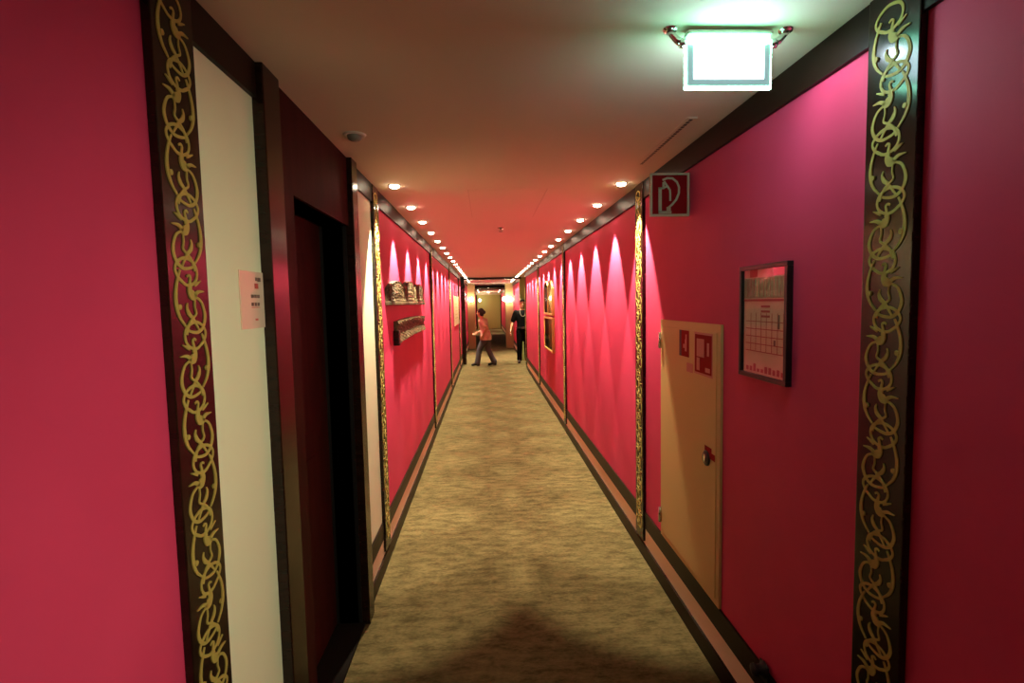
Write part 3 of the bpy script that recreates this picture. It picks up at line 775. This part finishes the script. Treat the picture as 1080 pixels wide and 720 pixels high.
def shoes(t, J):
    for sd in 'lr':
        a, b = Vector(J['an_'+sd]), Vector(J['toe_'+sd]); bm = bmesh.new(); h = a-Vector((0.035, 0, 0.035)); h.z = max(h.z, 0.044)
        cap(bm, h, a.lerp(b, .45)-Vector((0, 0, 0.0)), 0.042, 0.046); cap(bm, a.lerp(b, .45), b, 0.046, 0.040); cap(bm, a, h, 0.045, 0.042)
        fuse('shoe', bm, M['shoe'], t, 0.010, 3)
def woman_dress(t, J, f, s, c):
    bm = bmesh.new(); ell(bm, c-f*0.026+Vector((0, 0, 0.046)), (0.100, 0.094, 0.092)); ell(bm, c-f*0.050+Vector((0, 0, -0.020)), (0.062, 0.084, 0.085)); ell(bm, c-f*0.120+Vector((0, 0, 0.02)), (0.048, 0.050, 0.050))
    fuse('hair', bm, M['hair'], t, 0.010, 2)
    bm = bmesh.new(); loft(bm, J['shirt']); sleeves(bm, J, 0.55, 0.078, 0.068); fuse('shirt', bm, M['shirt'], t, 0.011, 4)
    bm = bmesh.new(); loft(bm, grow(J['torso'], 0.016, 0, 0.93)); legs(bm, J, (0.106, 0.076, 0.082)); fuse('jeans', bm, M['jeans'], t, 0.012, 4)
    shoes(t, J)
JW = dict(torso=[(0, 0, 0.76, 0.09, 0.13), (-0.01, 0, 0.84, 0.125, 0.170), (0, 0, 0.92, 0.118, 0.165), (0.02, 0, 1.02, 0.095, 0.132), (0.045, 0, 1.14, 0.105, 0.145), (0.065, 0, 1.24, 0.105, 0.165), (0.08, 0, 1.31, 0.075, 0.150), (0.09, 0, 1.35, 0.05, 0.07)],
          shirt=[(0, 0, 0.74, 0.160, 0.195), (-0.005, 0, 0.84, 0.152, 0.192), (0.005, 0, 0.93, 0.140, 0.182), (0.03, 0, 1.04, 0.125, 0.160), (0.05, 0, 1.14, 0.128, 0.168), (0.065, 0, 1.24, 0.122, 0.182), (0.08, 0, 1.31, 0.092, 0.165), (0.088, 0, 1.345, 0.062, 0.085)],
          neckbase=(0.085, 0, 1.32), head=(0.155, 0, 1.500),
          sh_l=(0.07, 0.165, 1.275), el_l=(-0.14, 0.235, 1.08), wr_l=(0.00, 0.225, 0.88), sh_r=(0.07, -0.165, 1.275), el_r=(0.13, -0.215, 1.02), wr_r=(0.30, -0.14, 0.94),
          palm_l=(0.3, -1, 0), palm_r=(0, 1, 0.3),
          hip_l=(0.0, 0.085, 0.80), kn_l=(0.17, 0.085, 0.47), an_l=(0.235, 0.085, 0.085), toe_l=(0.38, 0.095, 0.042),
          hip_r=(0.0, -0.085, 0.80), kn_r=(-0.03, -0.085, 0.46), an_r=(-0.20, -0.085, 0.095), toe_r=(-0.05, -0.095, 0.042))
person('woman walking across the corridor in a pink shirt and flared grey jeans', (-0.03, 14.37, 0), PI-0.35, JW, 0.965, woman_dress)
def man_dress(t, J, f, s, c):
    bm = bmesh.new(); ell(bm, c-f*0.020+Vector((0, 0, 0.062)), (0.092, 0.084, 0.066)); fuse('hair', bm, M['hair'], t, 0.010, 2)
    bm = bmesh.new(); loft(bm, grow(J['torso'], 0.017, 0.93)); sleeves(bm, J, 0.78, 0.082, 0.072); fuse('shirt', bm, M['blackcloth'], t, 0.012, 4)
    bm = bmesh.new(); loft(bm, grow(J['torso'], 0.014, 0, 1.02)); legs(bm, J, (0.108, 0.082, 0.074)); fuse('trousers', bm, M['blackcloth'], t, 0.012, 4)
    bm = bmesh.new(); seg = 40
    rows = [[bm.verts.new(((rx)*math.cos(2*PI*k/seg), (ry)*math.sin(2*PI*k/seg), z)) for k in range(seg)] for rx, ry, z in ((0.130, 0.172, 0.985), (0.146, 0.187, 0.985), (0.146, 0.187, 1.025), (0.130, 0.172, 1.025))]
    for i in range(4):
        for k in range(seg): bm.faces.new((rows[i][k], rows[i][(k+1) % seg], rows[(i+1) % 4][(k+1) % seg], rows[(i+1) % 4][k]))
    b_ = obj('belt', bm, M['rubber'], t)
    bm = bmesh.new(); add_box(bm, 0.143, 0.153, -0.034, 0.034, 0.982, 0.990); add_box(bm, 0.143, 0.153, -0.034, 0.034, 1.020, 1.028)
    add_box(bm, 0.143, 0.153, -0.034, -0.026, 0.990, 1.020); add_box(bm, 0.143, 0.153, 0.026, 0.034, 0.990, 1.020); obj('buckle', bm, M['chrome'], b_)
    bm = bmesh.new(); n_ = 16
    add_tube(bm, [(0.098+0.040*math.sin(PI*k/n_), 0.085*math.cos(PI*k/n_), 1.49-0.17*math.sin(PI*k/n_)) for k in range(n_+1)], 0.011, 8); obj('lanyard', bm, M['greycloth'], t)
    shoes(t, J)
JM = dict(torso=[(0, 0, 0.86, 0.10, 0.14), (0, 0, 0.93, 0.118, 0.160), (0, 0, 1.02, 0.112, 0.155), (0.0, 0, 1.14, 0.108, 0.155), (0.0, 0, 1.28, 0.118, 0.180), (0.0, 0, 1.40, 0.110, 0.195), (0.0, 0, 1.46, 0.082, 0.165), (0.0, 0, 1.505, 0.055, 0.080)],
          neckbase=(0, 0, 1.48), head=(0.035, 0, 1.675),
          sh_l=(0, 0.190, 1.42), el_l=(-0.03, 0.255, 1.15), wr_l=(0.08, 0.25, 0.92), sh_r=(0, -0.190, 1.42), el_r=(-0.02, -0.290, 1.16), wr_r=(0.11, -0.350, 0.95),
          palm_l=(0, -1, 0), palm_r=(0, 1, 0),
          hip_l=(0, 0.09, 0.90), kn_l=(0.02, 0.10, 0.50), an_l=(0.0, 0.11, 0.085), toe_l=(0.15, 0.13, 0.042),
          hip_r=(0, -0.09, 0.90), kn_r=(0.02, -0.10, 0.50), an_r=(0.0, -0.11, 0.085), toe_r=(0.15, -0.13, 0.042))
person('man in black shirt and trousers with a belt, standing half hidden by the wall corner', (1.02, 14.9, 0), -PI/2, JM, 1.0, man_dress)
